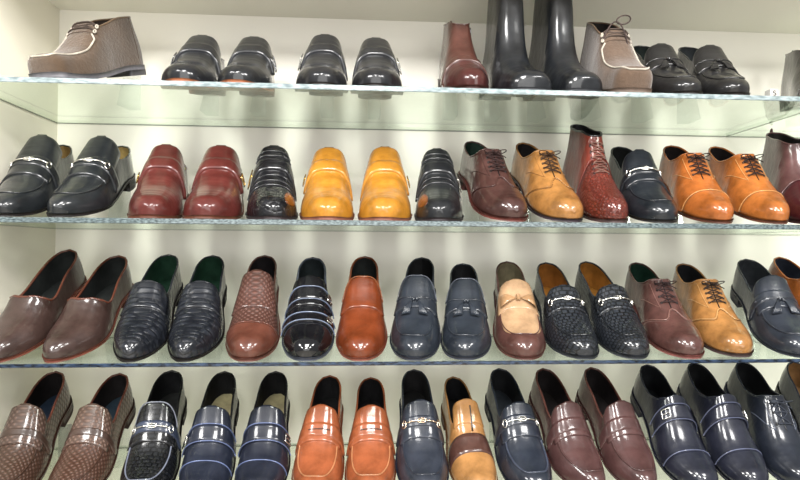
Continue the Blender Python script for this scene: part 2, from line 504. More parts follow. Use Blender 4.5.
def make_uv(l, ts, sgn_v):
    w = l.w(ts)[:, None]+.03
    return np.stack([ts[:, None]*l.L+0*sgn_v, sgn_v*1.25*.06], -1)

def patch(l, fT, fV, nu=14, nv=20, off=.001, base=-.0012):
    """raised leather overlay: u along the shoe, v across; returns a builder with a skirt down to the upper"""
    u, v = np.meshgrid(np.linspace(0, 1, nu), np.linspace(-1, 1, nv), indexing='ij')
    Tt, Vv = fT(u, v), fV(u, v)
    top = l.at(Tt, Vv, off); bot = l.at(Tt, Vv, base)
    uv = np.stack([Tt*l.L, Vv*.075], -1)
    mb = MB()
    mb.grid(top, uv=uv, flip=True)
    ring = [(i, 0) for i in range(nu)]+[(nu-1, j) for j in range(1, nv)]+[(i, nv-1) for i in range(nu-2, -1, -1)]+[(0, j) for j in range(nv-2, 0, -1)]
    A = np.array([top[i, j] for i, j in ring]); B = np.array([bot[i, j] for i, j in ring])
    U = np.array([uv[i, j] for i, j in ring])
    mb.grid(np.stack([A, B], 1), closed_u=True, uv=np.stack([U, U], 1))
    return mb

def sole_mesh(l, welt=.0026, col_top=None):
    ts = np.unique(np.concatenate([(1-np.cos(np.linspace(0, PI, 40)))/2, np.linspace(.002, .02, 4), np.linspace(.98, .998, 4)]))
    w = l.w(ts)
    # grow the outline by the welt
    y = ts*l.L
    ox = w+welt*np.minimum(1, w/.01)
    yy = y+np.where(ts < .5, -1, 1)*welt*np.exp(-(np.minimum(ts, 1-ts)/.02)**2)
    vs = np.linspace(-1, 1, 7)
    zb = l.zb(ts)
    top = np.stack([ox[:, None]*vs+l.xo(ts)[:, None], yy[:, None]+0*vs, (zb+l.sole)[:, None]+0*vs], -1)
    bot = top.copy(); bot[..., 2] = zb[:, None]; bot[..., 0] = (ox*.965)[:, None]*vs+l.xo(ts)[:, None]
    mb = MB()
    mb.grid(top, flip=True); mb.grid(bot)
    for j, fl in ((0, True), (6, False)):
        mb.grid(np.stack([top[:, j], bot[:, j]], 1), flip=fl)
    mb.grid(np.stack([top[0], bot[0]], 1)); mb.grid(np.stack([top[-1], bot[-1]], 1), flip=True)
    low = bot.reshape(-1, 3)
    # heel block
    th = np.concatenate([[.735], np.linspace(.74, .94, 9), 1-(1-np.cos(np.linspace(PI/2, 0, 9)))*.06])
    th = np.unique(np.clip(th, 0, 1))
    oh = l.w(th)+welt*.6*np.minimum(1, l.w(th)/.01)
    yh = th*l.L+np.where(th > .95, welt*.6, 0)
    ht = np.stack([oh[:, None]*vs, yh[:, None]+.004*(1-vs**2)*(th[:, None] < .745), l.zb(th)[:, None]+0*vs], -1)
    hb = ht.copy(); hb[..., 2] = 0.0; hb[..., 0] *= .95
    hm = MB()
    hm.grid(hb); hm.grid(ht, flip=True)
    for j, fl in ((0, True), (6, False)):
        hm.grid(np.stack([ht[:, j], hb[:, j]], 1), flip=fl)
    hm.grid(np.stack([ht[0], hb[0]], 1)); hm.grid(np.stack([ht[-1], hb[-1]], 1), flip=True)
    return mb, hm, np.vstack([low, hb.reshape(-1, 3)])

# ------------------------------------------------------------------ shoe details
def seam(l, t, v, r=.0011, off=.0006, closed=False):
    return MB().tube(l.at(np.asarray(t, float), np.asarray(v, float), off), r, 6, closed)

def apron_path(t0, t1, s0, n=46, pw=.55):
    ph = np.linspace(0, PI, n)
    c = np.cos(ph)
    return t0-(t0-t1)*np.sin(ph)**.7, s0*np.sign(c)*np.abs(c)**pw

def part_apron(l, root, mt, t0=.44, t1=.10, s0=.50, r=.0015, name='apron_seam'):
    t, v = apron_path(t0, t1, s0)
    return seam(l, t, v, r, .0006).build(name, mt, root)

def part_tongue(l, root, mt, ta, tb, s0=.46, off=.0032, round_=.09, name='tongue'):
    tr = tb-round_
    def fT(u, v): return ta+(tb-ta)*u
    def fV(u, v):
        t = ta+(tb-ta)*u
        k = np.clip(1-(np.clip(t-tr, 0, None)/(tb-tr))**2.8, 0.0, 1)**.45
        return v*s0*np.maximum(k, .05)
    mb = patch(l, fT, fV, 20, 18, off, .0)
    return mb.build(name, mt, root)

def part_strap(l, root, mt, ta, tb, s0, s1, off=.0028, name='strap', skew=0.0):
    mid, hw = (s0+s1)/2, (s1-s0)/2
    mb = patch(l, lambda u, v: ta+(tb-ta)*u+skew*(mid+v*hw), lambda u, v: mid+v*hw, 6, 30, off, .0)
    return mb.build(name, mt, root)

def part_buckle(l, parent, mt, t, s, ht=.022, hs=.10, off=.0058, r=.0013):
    c = np.array([(-1, -1), (-1, 0), (-1, 1), (0, 1), (1, 1), (1, 0), (1, -1), (0, -1)], float)
    p = np.vstack([np.linspace(c[i], c[(i+1) % 8], 4, endpoint=False) for i in range(8)])
    mb = MB().tube(l.at(t+p[:, 0]*ht, s+p[:, 1]*hs, off), r, 6, True)
    k = np.linspace(-1, 1, 5)
    mb.tube(l.at(t+0*k, s+k*hs, off+.0008), r*.8, 6)
    return mb.build('buckle', mt, parent)

def part_bit(l, root, mt, t=.44, s0=.34, off=.0062):
    mb = MB()
    k = np.linspace(-1, 1, 21)
    mb.tube(l.at(t+0*k, k*s0, off), .0013+.0008*np.cos(k*PI*3)**2, 6)
    for sg in (-1, 1):
        a = np.linspace(0, 2*PI, 14, endpoint=False)
        mb.tube(l.at(t+.022*np.cos(a), sg*(s0+.045)+.06*np.sin(a), off-.001), .0013, 6, True)
    a = np.linspace(0, 2*PI, 10, endpoint=False)
    mb.tube(l.at(t+.012*np.cos(a), .05*np.sin(a), off), .0012, 6, True)
    return mb.build('horse_bit', mt, root)

def part_laces(l, root, mt, t0, t1, n=5, s0=.13, bow=True, r=.0011, bow_up=.007):
    mb = MB()
    ts = np.linspace(t0, t1, n)
    for i, t in enumerate(ts):
        k = np.linspace(-1, 1, 9)
        mb.tube(l.at(t+0*k, k*s0, .0028+.0010*(1-k**2)), r, 6)
        if i < n-1:
            for sg in (-1, 1):
                mb.tube(l.at(t+(ts[1]-ts[0])*(k+1)/2, sg*s0*-k, .0022), r*.85, 6)
    if bow:
        P0 = l.at(np.array(t1-.012), np.array(0.0), .005)
        for sg in (-1, 1):
            a = np.linspace(0, PI*2, 16)
            mb.tube([P0+np.array([sg*.016*(1-math.cos(q))/2*1.5, -.003-.004*math.sin(q), bow_up*math.sin(q)*.8+.003*(1-math.cos(q))]) for q in a], r, 6)
            q = np.linspace(0, 1, 8)
            mb.tube([P0+np.array([sg*.022*x, -.012*x, -.006*x*x]) for x in q], r, 6)
    return mb.build('laces', mt, root)

def part_eyelets(l, root, mt, t0, t1, n=5, s0=.15):
    for t in np.linspace(t0, t1, n):
        for sg in (-1, 1):
            a = np.linspace(0, 2*PI, 8, endpoint=False)
            MB().tube(l.at(t+.006*np.cos(a), sg*s0+.022*np.sin(a), .0015), .0008, 5, True).build('eyelet', mt, root)

def part_tassels(l, root, mt, t=.40, r=.0026):
    for sg in (-1, 1):
        mb = MB()
        k = np.linspace(0, 1, 8)
        for j in range(7):
            f = (j-3)/3
            mb.tube(l.at(t-.015-.10*k, sg*(.04+.13*k)+f*.085*k, .0045+.003*np.sin(k*PI)), .0014+.0007*k, 5)
        mb.tube(l.at(t-.02*np.array([0, .5, 1.]), sg*.03*np.array([.2, .7, 1.]), .005), [.003, .0038, .003], 7)
        mb.build('tassel', mt, root)
    k = np.linspace(-1, 1, 15)
    MB().tube(l.at(t+.03*np.abs(k)+.004, k*.55, .0035), .0016, 6).build('tassel_cord', mt, root)

def part_toe_cap(l, root, mt, tc=.22, off=.0007, bend=0.0, name='toe_cap'):
    mb = patch(l, lambda u, v: (tc+bend*(1-v*v))*u**1.3, lambda u, v: v*.999, 16, 26, off, -.001)
    return mb.build(name, mt, root)

def wing_t(v, t0=.24, rise=.11, sweep=.20):
    return t0+rise*np.exp(-(v/.13)**2)+sweep*np.abs(v)**1.6
def part_wing(l, root, mt, off=.0008, **k):
    return patch(l, lambda u, v: wing_t(v, **k)*u**1.3, lambda u, v: v*.999, 18, 33, off, -.001).build('wing_tip', mt, root)

def dots(l, root, mt, t, v, r=.0011, name='brogue_perforations'):
    mb = MB()
    P = l.at(np.asarray(t), np.asarray(v), .0012)
    for p in P:
        V = [p+r*np.array(d) for d in ((1,0,0),(0,1,0),(-1,0,0),(0,-1,0),(0,0,1),(0,0,-1))]
        mb.add(V, [(0,1,4),(1,2,4),(2,3,4),(3,0,4),(1,0,5),(2,1,5),(3,2,5),(0,3,5)])
    return mb.build(name, mt, root, merge=False)

def part_bow(l, root, mt, t=.42):
    for sg in (-1, 1):
        u, q = np.meshgrid(np.linspace(0, 1, 10), np.linspace(0, 2*PI, 12, endpoint=False), indexing='ij')
        wid = .003+.022*np.sin(u*PI*.62)
        c = l.at(t+0*u, sg*(.03+.40*u), .005+.004*np.sin(u*PI))
        P = c+np.stack([0*u, wid*.55*np.cos(q), .0035*np.sin(q)*np.sin(np.clip(u*PI, .3, PI-.3))+wid*.18*np.cos(q)], -1)
        mb = MB().grid(P, closed_v=True)
        mb.add(P[0], [tuple(range(12))]); mb.add(P[-1], [tuple(range(12))[::-1]])
        mb.build('bow_loop', mt, root)
    k = np.linspace(-1, 1, 7)
    MB().tube(l.at(t+.02*k, 0*k, .006), .0045, 8).build('bow_knot', mt, root)

# ------------------------------------------------------------------ one shoe
SHOES = []
def heel_rest(root_m, l, row, zs):
    """clear acrylic wedge under the raised heel"""
    q = []
    for sx, sy in ((-1, 0), (1, 0), (1, 1), (-1, 1)):
        q.append(root_m @ Vector((sx*.014, l.L*(.84+.09*sy), -.0008)))
    mb = MB()
    V = [(p.x, p.y, zs+.0003) for p in q]+[tuple(p) for p in q]
    # spread the foot of the wedge forward a little
    V[0] = (q[0].x, q[0].y-.03, zs+.0003); V[1] = (q[1].x, q[1].y-.03, zs+.0003)
    mb.add(V, [(0,3,2,1),(4,5,6,7),(0,1,5,4),(1,2,6,5),(2,3,7,6),(3,0,4,7)])
    o = mb.build('heel_rest', M_acrylic, smooth=False)
    tag(o, 'clear acrylic heel rest propping up a shoe on the %s' % ROWN[row], 'heel rest', 'heel rests on the %s' % ROWN[row])

M_acrylic = glass('clear_acrylic', (0.97, 0.985, 0.98))

WS = .99
def shoe(row, name, label, cat, toe_px, ref, form, toe, upper, sole_c=(40, 32, 30), lining=(28, 28, 32), insole=None,
         kind='smooth', side=0, Y=.012, tilt=None, yaw=None, ref_pt='heel', binding=None, wide=1.0, L=.288, lift=.02,
         sole=.0065, heel_c=None, extra=None, group=None, high=1.0, welt=.0026, rest=True):
    l = Last(form, toe, L, wide*WS, side, lift, sole, high=high)
    M_up = leather(upper, kind)
    M_sole = leather(sole_c, 'rubber', .45)
    M_lin = leather(lining, 'lining')
    M_bind = leather(binding or upper, 'smooth')
    smb, hmb, low = sole_mesh(l, welt)
    # --- pose on the shelf
    zs = ZS[row]
    ref_l = {'heel': (0, L*.985, l.c(1.0)+lift+sole), 'tongue': (0, L*.665, l.h(.665)+l.zb(.665)+sole),
             'collar': (0, L*.80, l.c(.8)+lift+sole)}[ref_pt]
    def pose(ps, ta):
        rot = Matrix.Rotation(ps, 3, 'Z') @ Matrix.Rotation(ta, 3, 'X')
        A = np.array(rot)
        mz = (low@A.T)[:, 2].min()
        return A, mz
    X = x_at(toe_px, Y, zs+.008)
    ps, ta = (yaw if yaw is not None else 0.0), (tilt if tilt is not None else R(24))
    for _ in range(14):
        def pr(ps_, ta_):
            A, mz = pose(ps_, ta_)
            return np.array(project(A@np.array(ref_l)+np.array([X, Y, zs-mz+.0004])))
        b = pr(ps, ta)
        if yaw is None:
            g = (pr(ps+.01, ta)-b)[0]/.01
            ps += np.clip((ref[0]-b[0])/g, -.1, .1)
        if tilt is None:
            b = pr(ps, ta)
            g = (pr(ps, ta+.01)-b)[1]/.01
            ta += np.clip((ref[1]-b[1])/g, -.1, .1)
            ta = min(max(ta, R(12)), R(33))
    A, mz = pose(ps, ta)
    root = empty(name, (X, Y, zs-mz+.0004), (ta, 0, ps))
    tag(root, label, cat, group or 'shoes on the %s' % ROWN[row])
    root['label'] = label
    rm = Matrix.Translation(root.location) @ root.rotation_euler.to_matrix().to_4x4()
    # keep the heel clear of the back wall
    far = max((rm @ Vector((0, l.L*1.01, z))).y for z in (0, .08))
    if far > DB-.004:
        root.location.y -= far-(DB-.004)
        rm = Matrix.Translation(root.location) @ root.rotation_euler.to_matrix().to_4x4()
    print('POSE %d %-28s X %.3f Y %.3f yaw %.1f tilt %.1f' % (row+1, label[:28], X, root.location.y, math.degrees(ps), math.degrees(ta)))
    # --- sole and heel
    so = smb.build('sole', M_sole, root)
    hmb.build('heel', leather(heel_c or tuple(int(v*.8) for v in sole_c), 'rubber', .5), so)
    # --- upper
    ts = stations(l)
    P1, P2, rv = upper_grid(l, ts)
    mb = MB()
    mb.grid(P1, uv=make_uv(l, ts, rv)); mb.grid(P2, uv=make_uv(l, ts, -rv), flip=True)
    mb.build('upper', M_up, root)
    # --- lining and insole
    tl = ts[ts > l.th-.14]
    P1, P2, rv = upper_grid(l, tl, -.0022, 8)
    lm = MB()
    lm.grid(P1, flip=True); lm.grid(P2)
    lm.build('lining', M_lin, root)
    ti = np.linspace(.30, .99, 26)
    vs = np.linspace(-1, 1, 7)
    wi = np.maximum(l.w(ti)-.003, .002)
    G = np.stack([wi[:, None]*vs, ti[:, None]*L-.002+0*vs, (l.zb(ti)+sole+.003)[:, None]+0*vs], -1)
    MB().grid(G, flip=True).build('insole', leather(insole or lining, 'lining'), root)
    # --- bound topline
    tr = ts[ts >= l.th]
    rr = l.rim(tr)
    a = l.at(tr, rr, -.0008); b = l.at(tr, -rr, -.0008)
    path = np.vstack([a, b[::-1][1:-1]])
    keep = [0]
    for i in range(1, len(path)):
        if np.linalg.norm(path[i]-path[keep[-1]]) > .0008: keep.append(i)
    MB().tube(path[keep], .0021 if not binding else .0024, 6, True).build('topline_binding', M_bind, root)
    if extra: extra(l, root, M_up)
    if rest: heel_rest(rm, l, row, zs)
    SHOES.append(root)
    return root

# metals and small colours
SILVER, GOLD, GUN = metal((206, 204, 198)), metal((206, 170, 96)), metal((150, 150, 152))
BLK = leather((22, 22, 25), 'smooth')

# ------------------------------------------------------------------ style recipes
def x_oxford(lace=(40, 30, 30), n=5, wing=False, wing_c=None, cap=None, seam_c=None, perf=None, bow=True, s0=.13):
    def f(l, root, mu):
        th = l.th
        sm = leather(seam_c, 'smooth') if seam_c else mu
        if wing:
            part_wing(l, root, leather(wing_c, 'smooth') if wing_c else mu)
            v = np.linspace(-.95, .95, 41)
            t = wing_t(v)
            seam(l, t, v, .0012, .0012).build('wing_seam', sm, root)
            if perf:
                vv = np.linspace(-.9, .9, 56)
                dots(l, root, leather(perf, 'rubber'), wing_t(vv)-.014, vv)
        if cap:
            v = np.linspace(-.97, .97, 31)
            part_toe_cap(l, root, mu, cap, .0008)
            seam(l, cap+0*v, v, .0009, .0010).build('toe_seam', sm, root)
        # quarters and facing
        k = np.linspace(0, 1, 24)
        for sg in (-1, 1):
            seam(l, th-.005-k*(th-.37)-.02*np.sin(k*PI)*0, sg*(.34-.12*k), .0007, .0006).build('facing_seam', sm, root)
            seam(l, .37+.20*k, sg*(.22+.55*k**.8), .0008, .0005).build('quarter_seam', sm, root)
        seam(l, th-.004-k*(th-.36), 0*k, .0014, -.0004).build('lace_gap', BLK, root)
        part_eyelets(l, root, BLK, .40, th-.025, n, s0+.03)
        part_laces(l, root, leather(lace, 'lining'), .40, th-.025, n, s0, bow)
    return f

def x_loafer(tb=.58, tongue=None, apron=True, apron_c=None, saddle=None, saddle_c=None, bit=None, penny=False, vamp=None,
             vamp_kind=None, tassel=False, ts0=.62, tround=.09, at=(.44, .10), r=.0015, cap=None, cap_kind='smooth', edge=None):
    def f(l, root, mu):
        mt = leather(*tongue) if tongue else mu
        tg = part_tongue(l, root, mt, .36, tb, ts0, .0032, tround)
        if edge:
            n = 26
            q = np.linspace(0, PI, n)
            tr = tb-.09
            seam(l, np.where(np.sin(q) > .0, tr+(.09)*np.sin(q)**.8, tr), -ts0*np.cos(q), .0013, .0034).build('tongue_binding', leather(edge, 'smooth'), tg)
        if vamp:
            s0 = .50
            def fV(u, v):
                t = at[1]+(at[0]-at[1])*u
                return v*s0*np.clip((1-(1-np.clip((t-at[1])/.10, 0, 1))**2.2), .02, 1)**.5
            patch(l, lambda u, v: at[1]+(at[0]-at[1])*u, fV, 22, 22, .0012, 0).build('vamp', leather(*vamp), root)
        if apron:
            part_apron(l, root, leather(apron_c, 'smooth') if apron_c else mu, at[0], at[1], .50, r)
        if cap:
            part_toe_cap(l, root, leather(cap, cap_kind), .24, .0009)
            v = np.linspace(-.97, .97, 31)
            seam(l, .24+0*v, v, .0009, .0010).build('toe_seam', leather(cap, cap_kind), root)
        if saddle:
            st = part_strap(l, root, leather(saddle_c, 'smooth') if saddle_c else mu, saddle[0], saddle[1], -.93, .93, .0040, 'saddle_strap')
            if penny:
                k = np.linspace(-.2, .2, 9)
                seam(l, (saddle[0]+saddle[1])/2+0*k, k, .0011, .0040).build('penny_slit', BLK, st)
        if bit: part_bit(l, root, bit, (saddle[0]+saddle[1])/2 if saddle else .43)
        if tassel: part_tassels(l, root, mu, .42)
    return f

def x_monk(sg=1, strap=(.46, .55), metal_=None, tb=.70, edge=None, cap=None, double=False, bands=0, spot=None, strap_c=None, sbuck=.62, bs=1.0, ts0=.62, tround=.05):
    def f(l, root, mu):
        part_tongue(l, root, mu, min(.48, l.th-.08), tb, ts0, .0032, tround)
        ms = leather(strap_c, 'smooth') if strap_c else mu
        straps = [strap] if not double else [strap, (strap[0]-.17, strap[1]-.18)]
        for (a, b) in straps:
            st = part_strap(l, root, ms, a, b, -.90 if sg > 0 else -.80, .80 if sg > 0 else .90, .0042, 'strap')
            part_buckle(l, st, metal_ or SILVER, (a+b)/2, sg*sbuck, .026*bs, .10*bs, .0075)
            if edge:
                k = np.linspace(-.86, .86, 25)
                for tt in (a, b):
                    seam(l, tt+0*k, k, .0012, .0044).build('strap_piping', leather(edge, 'smooth'), st)
        for i in range(bands):
            k = np.linspace(-.75, .75, 25)
            t = strap[0]-.05-.055*i
            seam(l, t+0*k, k, .0016, .0008).build('stitched_ridge', mu, root)
        for i in range(min(bands, 2)):
            k = np.linspace(-.42, .42, 15)
            seam(l, strap[1]+.03+.045*i+0*k, k, .0016, .0038).build('stitched_ridge', mu, root)
        if cap:
            part_toe_cap(l, root, mu, cap, .0008)
            k = np.linspace(-.97, .97, 31)
            seam(l, cap+0*k, k, .0012, .0010).build('toe_seam', leather(edge, 'smooth') if edge else mu, root)
        if spot:
            s_, c_ = spot
            mid, hw = s_*.52, .22
            patch(l, lambda u, v: .07+.19*u, lambda u, v: mid+v*hw*np.sqrt(np.clip(1-(2*u-1)**2, .03, 1)), 12, 12, .0006, -.0006).build('tan_panel', leather(c_, 'burnished'), root)
    return f

def x_chukka(stitch=(214, 204, 188), bow=False, sgn=0):
    def f(l, root, mu):
        t, v = apron_path(.40, .015, .46, 56, .45)
        seam(l, t, v, .0019, .0010).build('apron_stitching', leather(stitch, 'lining'), root)
        k = np.linspace(0, 1, 14)
        for sg in (-1, 1):
            tm = l.th
            seam(l, .40+(tm-.43)*k, sg*(.46-.16*k), .0019, .0010).build('facing_stitching', leather(stitch, 'lining'), root)
            for tt in (.445, .485):
                a = np.linspace(0, 2*PI, 10, endpoint=False)
                MB().tube(l.at(tt+.012*np.cos(a), sg*.36+.035*np.sin(a), .003), .0016, 6, True).build('lace_loop', leather(stitch, 'lining'), root)
        part_laces(l, root, leather((96, 80, 70), 'lining'), .445, .488, 2, .33, False, .0017)
        part_tongue(l, root, mu, .42, l.th+.045, .34, .002)
        if bow:
            P0 = l.at(np.array(.53), np.array(0.0), .006)
            mb = MB()
            q = np.linspace(0, 2*PI, 22)
            mb.tube([P0+np.array([.004*math.sin(x)+.014*(1-math.cos(x)), -.006, .004*(1-math.cos(x))-.008*math.sin(x)]) for x in q], .0015, 6)
            q = np.linspace(0, 1, 9)
            mb.tube([P0+np.array([.02*x, -.03*x, -.045*x*x]) for x in q], .0015, 6)
            mb.tube([P0+np.array([-.03*x, -.02*x, -.035*x*x]) for x in q], .0015, 6)
            mb.build('lace_bow', leather((92, 74, 70), 'lining'), root)
        # back stay
        k = np.linspace(.02, .62, 14)
        for sg in (-1, 1):
            seam(l, .87+0*k, sg*(1-k*(1-l.rim(np.array([.87]))[0])/.62), .0008, .0004).build('back_seam', mu, root)
    return f

def x_boot(seam_t=.22, seam_on=True, cap_c=None, zip_=False, pull=True, laces=None, strap=None, vamp=None, gore=None):
    def f(l, root, mu):
        if cap_c: part_toe_cap(l, root, leather(cap_c, 'smooth'), seam_t, .0009, .05)
        k = np.linspace(-.97, .97, 31)
        if seam_on: seam(l, seam_t+.05*(1-k*k), k, .0013, .0010).build('toe_seam', mu, root)
        if strap:
            part_strap(l, root, mu, strap[0], strap[1], -.95, .95, .004, 'strap')
        if zip_:
            k = np.linspace(.05, .9, 16)
            t = .62
            r = l.rim(np.array([t]))[0]
            seam(l, t+0*k, (1-(1-r)*k), .0016, .001).build('zip', GUN, root)
        if gore:
            r0 = l.rim(np.array([.70]))[0]
            for sg in (-1, 1):
                patch(l, lambda u, v: .70+.06*v, lambda u, v: sg*(r0+.02+(.86-r0)*.62*u), 10, 8, .0006, -.0006).build('elastic_gore', leather(gore, 'lining'), root)
        if laces:
            th = l.th
            part_eyelets(l, root, BLK, .36, th-.03, 6, .2)
            part_laces(l, root, leather(laces, 'lining'), .36, th-.03, 6, .17, False)
        if pull:
            P = l.at(np.array(.995), np.array(0.5*l.rim(np.array([.995]))[0]), 0)
            top = np.array([0, l.L*.985, l.c(1.0)+l.lift+l.sole])
            q = np.linspace(0, PI, 9)
            MB().tube([top+np.array([0, .004*math.cos(x), .012*math.sin(x)-.004]) for x in q], .0022, 6).build('pull_tab', mu, root)
    return f

NAVY, BLACK = (46, 50, 62), (34, 35, 40)
exec_rows = []
# ================================================================== TOP SHELF
G1 = 'shoes on the top shelf'
TAUPE = (126, 100, 76)
shoe(0, 'moccasin_boot', 'taupe suede moccasin boot at the far left of the top shelf, white stitching', 'boot', 45, (112, 26), 'chukka', 'square', TAUPE,
     sole_c=(132, 130, 136), lining=(60, 46, 38), kind='suede', sole=.010, lift=.012, ref_pt='collar', extra=x_chukka(), tilt=R(20), L=.268, high=.86)
shoe(0, 'monk_shoe', 'glossy black strap shoe with tan sole beside the far-left suede boot', 'shoe', 178, (202, 41), 'high', 'round', (40, 42, 48),
     sole_c=(176, 104, 66), lining=(34, 44, 40), side=1, ref_pt='tongue', extra=x_monk(-1, tb=.68, metal_=GUN, bs=1.35), high=.86, wide=1.06)
shoe(0, 'monk_shoe', 'black strap shoe with green lining and buckle sticking out to the right', 'shoe', 239, (254, 41), 'high', 'round', (42, 44, 48),
     sole_c=(176, 104, 66), lining=(40, 66, 52), side=-1, ref_pt='tongue', extra=x_monk(1, tb=.68, metal_=GUN, bs=1.35), high=.86, wide=1.06)
shoe(0, 'monk_shoe', 'black monk shoe with silver buckle on its left, near the middle of the top shelf', 'shoe', 318, (325, 37), 'high', 'round', (44, 45, 50),
     side=1, ref_pt='tongue', extra=x_monk(-1, tb=.69, bs=1.3), wide=1.06, high=.9)
shoe(0, 'monk_shoe', 'black monk shoe with silver buckle on its right, second from the brown ankle boot', 'shoe', 379, (376, 41), 'high', 'round', (44, 45, 50),
     side=-1, ref_pt='tongue', extra=x_monk(1, tb=.69, bs=1.3), wide=1.06, high=.9)
shoe(0, 'ankle_boot', 'reddish brown leather ankle boot left of the tall black boots', 'boot', 473, (455, 24), 'boot', 'round', (104, 62, 52),
     sole_c=(74, 34, 30), lining=(50, 38, 36), ref_pt='collar', extra=x_boot(.24, cap_c=(92, 40, 36), zip_=True, strap=(.27, .33)), tilt=R(17), high=.95, wide=.92)
shoe(0, 'tall_boot', 'tall black leather boot beside the brown ankle boot', 'boot', 531, (502, 2), 'tall', 'square', (42, 45, 50),
     sole_c=(70, 72, 78), side=1, ref_pt='collar', extra=x_boot(.2, False), tilt=R(13), wide=1.04)
shoe(0, 'tall_boot', 'tall black leather boot touching the suede boot with the lace bow', 'boot', 589, (549, 2), 'tall', 'square', (42, 45, 50),
     sole_c=(70, 72, 78), side=-1, ref_pt='collar', extra=x_boot(.2, False), tilt=R(13), wide=.98)
shoe(0, 'moccasin_boot', 'taupe suede moccasin boot with a tied lace bow right of the tall boots', 'boot', 634, (601, 32), 'chukka', 'square', (136, 109, 88),
     sole_c=(132, 112, 100), lining=(50, 42, 40), kind='suede', sole=.010, lift=.012, ref_pt='collar', extra=x_chukka(bow=True), tilt=R(21), L=.275, wide=.94, high=1.04)
shoe(0, 'loafer', 'black tassel loafer partly hidden behind the suede boot with the bow', 'shoe', 687, (640, 46), 'loafer', 'round', (48, 47, 48),
     lining=(36, 50, 46), side=1, extra=x_loafer(.58, tassel=True), tilt=R(24), wide=.97, L=.285, high=.82)
shoe(0, 'loafer', 'black tassel loafer at the right end, in front of bare wall', 'shoe', 739, (686, 48), 'loafer', 'round', (48, 47, 48),
     lining=(64, 70, 74), side=-1, extra=x_loafer(.58, tassel=True), tilt=R(24), wide=.97, L=.285, high=.82)
shoe(0, 'ankle_boot', 'dark grey boot cut off by the right edge of the photo on the top shelf', 'boot', 836, (800, 50), 'boot', 'round', (92, 88, 82),
     sole_c=(70, 66, 62), lining=(120, 100, 84), ref_pt='collar', extra=x_boot(.22), tilt=R(10), high=.85)

def x_snake_boot(l, root, mu):
    part_toe_cap(l, root, leather((142, 62, 48), 'snake'), .40, .0010, .04, 'scaly_vamp')
    x_boot(.40, laces=(150, 110, 96), pull=False)(l, root, mu)
# ================================================================== SECOND SHELF
RED, MUST = (118, 52, 46), (206, 140, 46)
shoe(1, 'loafer', 'black loafer with silver bit and tan lining at the far left', 'shoe', 0, (63, 140), 'high', 'almond', (46, 50, 54),
     lining=(196, 160, 98), side=1, extra=x_loafer(.70, bit=SILVER, saddle=(.44, .51), at=(.46, .12), ts0=.6, tround=.035), tilt=R(21), high=.84)
shoe(1, 'loafer', 'black loafer with silver bit and tan lining beside the dark red pair', 'shoe', 60, (122, 148), 'high', 'almond', (46, 50, 54),
     lining=(196, 166, 104), side=-1, extra=x_loafer(.70, bit=SILVER, saddle=(.44, .51), at=(.46, .12), ts0=.6, tround=.035), tilt=R(21), high=.84)
shoe(1, 'monk_shoe', 'dark red slip-on with buckle on its left and yellow lining', 'shoe', 146, (166, 148), 'high', 'round', RED,
     sole_c=(120, 66, 44), lining=(206, 196, 60), side=1, ref_pt='tongue', extra=x_monk(-1, tb=.68, metal_=GOLD, bs=.7))
shoe(1, 'monk_shoe', 'dark red slip-on with gold buckle on its right beside the snake-textured black shoe', 'shoe', 207, (221, 148), 'high', 'round', RED,
     sole_c=(120, 66, 44), lining=(206, 196, 60), side=-1, ref_pt='tongue', extra=x_monk(1, tb=.68, metal_=GOLD, bs=.9), wide=1.1)
shoe(1, 'monk_shoe', 'black ribbed monk shoe with gold buckle left of the mustard pair', 'shoe', 270, (274, 150), 'high', 'round', (44, 44, 50),
     sole_c=(66, 52, 56), kind='croc', side=1, ref_pt='tongue', extra=x_monk(-1, tb=.69, metal_=GOLD, bs=1.3, bands=3, spot=(1, (150, 82, 30))), wide=1.0)
shoe(1, 'monk_shoe', 'mustard yellow monk shoe with buckle on its left', 'shoe', 325, (329, 152), 'high', 'round', MUST,
     sole_c=(150, 92, 74), lining=(92, 52, 40), side=1, ref_pt='tongue', extra=x_monk(-1, tb=.68, metal_=GOLD, bs=.8), wide=1.08)
shoe(1, 'monk_shoe', 'mustard yellow monk shoe with buckle on its right', 'shoe', 386, (385, 152), 'high', 'round', MUST,
     sole_c=(150, 92, 74), lining=(92, 52, 40), side=-1, ref_pt='tongue', extra=x_monk(1, tb=.70, metal_=GOLD, bs=.8), wide=1.08)
shoe(1, 'monk_shoe', 'black monk shoe with silver buckle on its right, right of the mustard pair', 'shoe', 442, (437, 152), 'high', 'round', (44, 46, 50),
     sole_c=(60, 48, 52), side=-1, ref_pt='tongue', extra=x_monk(1, tb=.69, bs=1.3, bands=2, spot=(-1, (150, 80, 36))), wide=.98)
shoe(1, 'oxford_shoe', 'dark brown laced oxford with green lining between black monk and tan brogue', 'shoe', 514, (472, 147), 'oxford', 'round', (96, 62, 56),
     sole_c=(124, 62, 54), lining=(40, 74, 60), kind='burnished', extra=x_oxford(lace=(70, 44, 42), wing=True), tilt=R(24), welt=.004, high=1.05)
shoe(1, 'brogue_shoe', 'light tan laced brogue with dark sole beside the red ankle boot', 'shoe', 571, (523, 146), 'oxford', 'round', (184, 128, 68),
     sole_c=(74, 58, 66), lining=(44, 36, 38), kind='burnished', extra=x_oxford(lace=(84, 56, 34), wing=True, perf=(96, 60, 26)), tilt=R(24), high=1.05, wide=.98)
shoe(1, 'ankle_boot', 'tall red-brown scaly ankle boot with black lining and long lace', 'boot', 617, (583, 124), 'boot', 'round', (138, 58, 44),
     sole_c=(92, 66, 64), lining=(32, 32, 38), binding=(30, 30, 34), ref_pt='collar', extra=x_snake_boot, tilt=R(19), wide=.86, high=1.08)
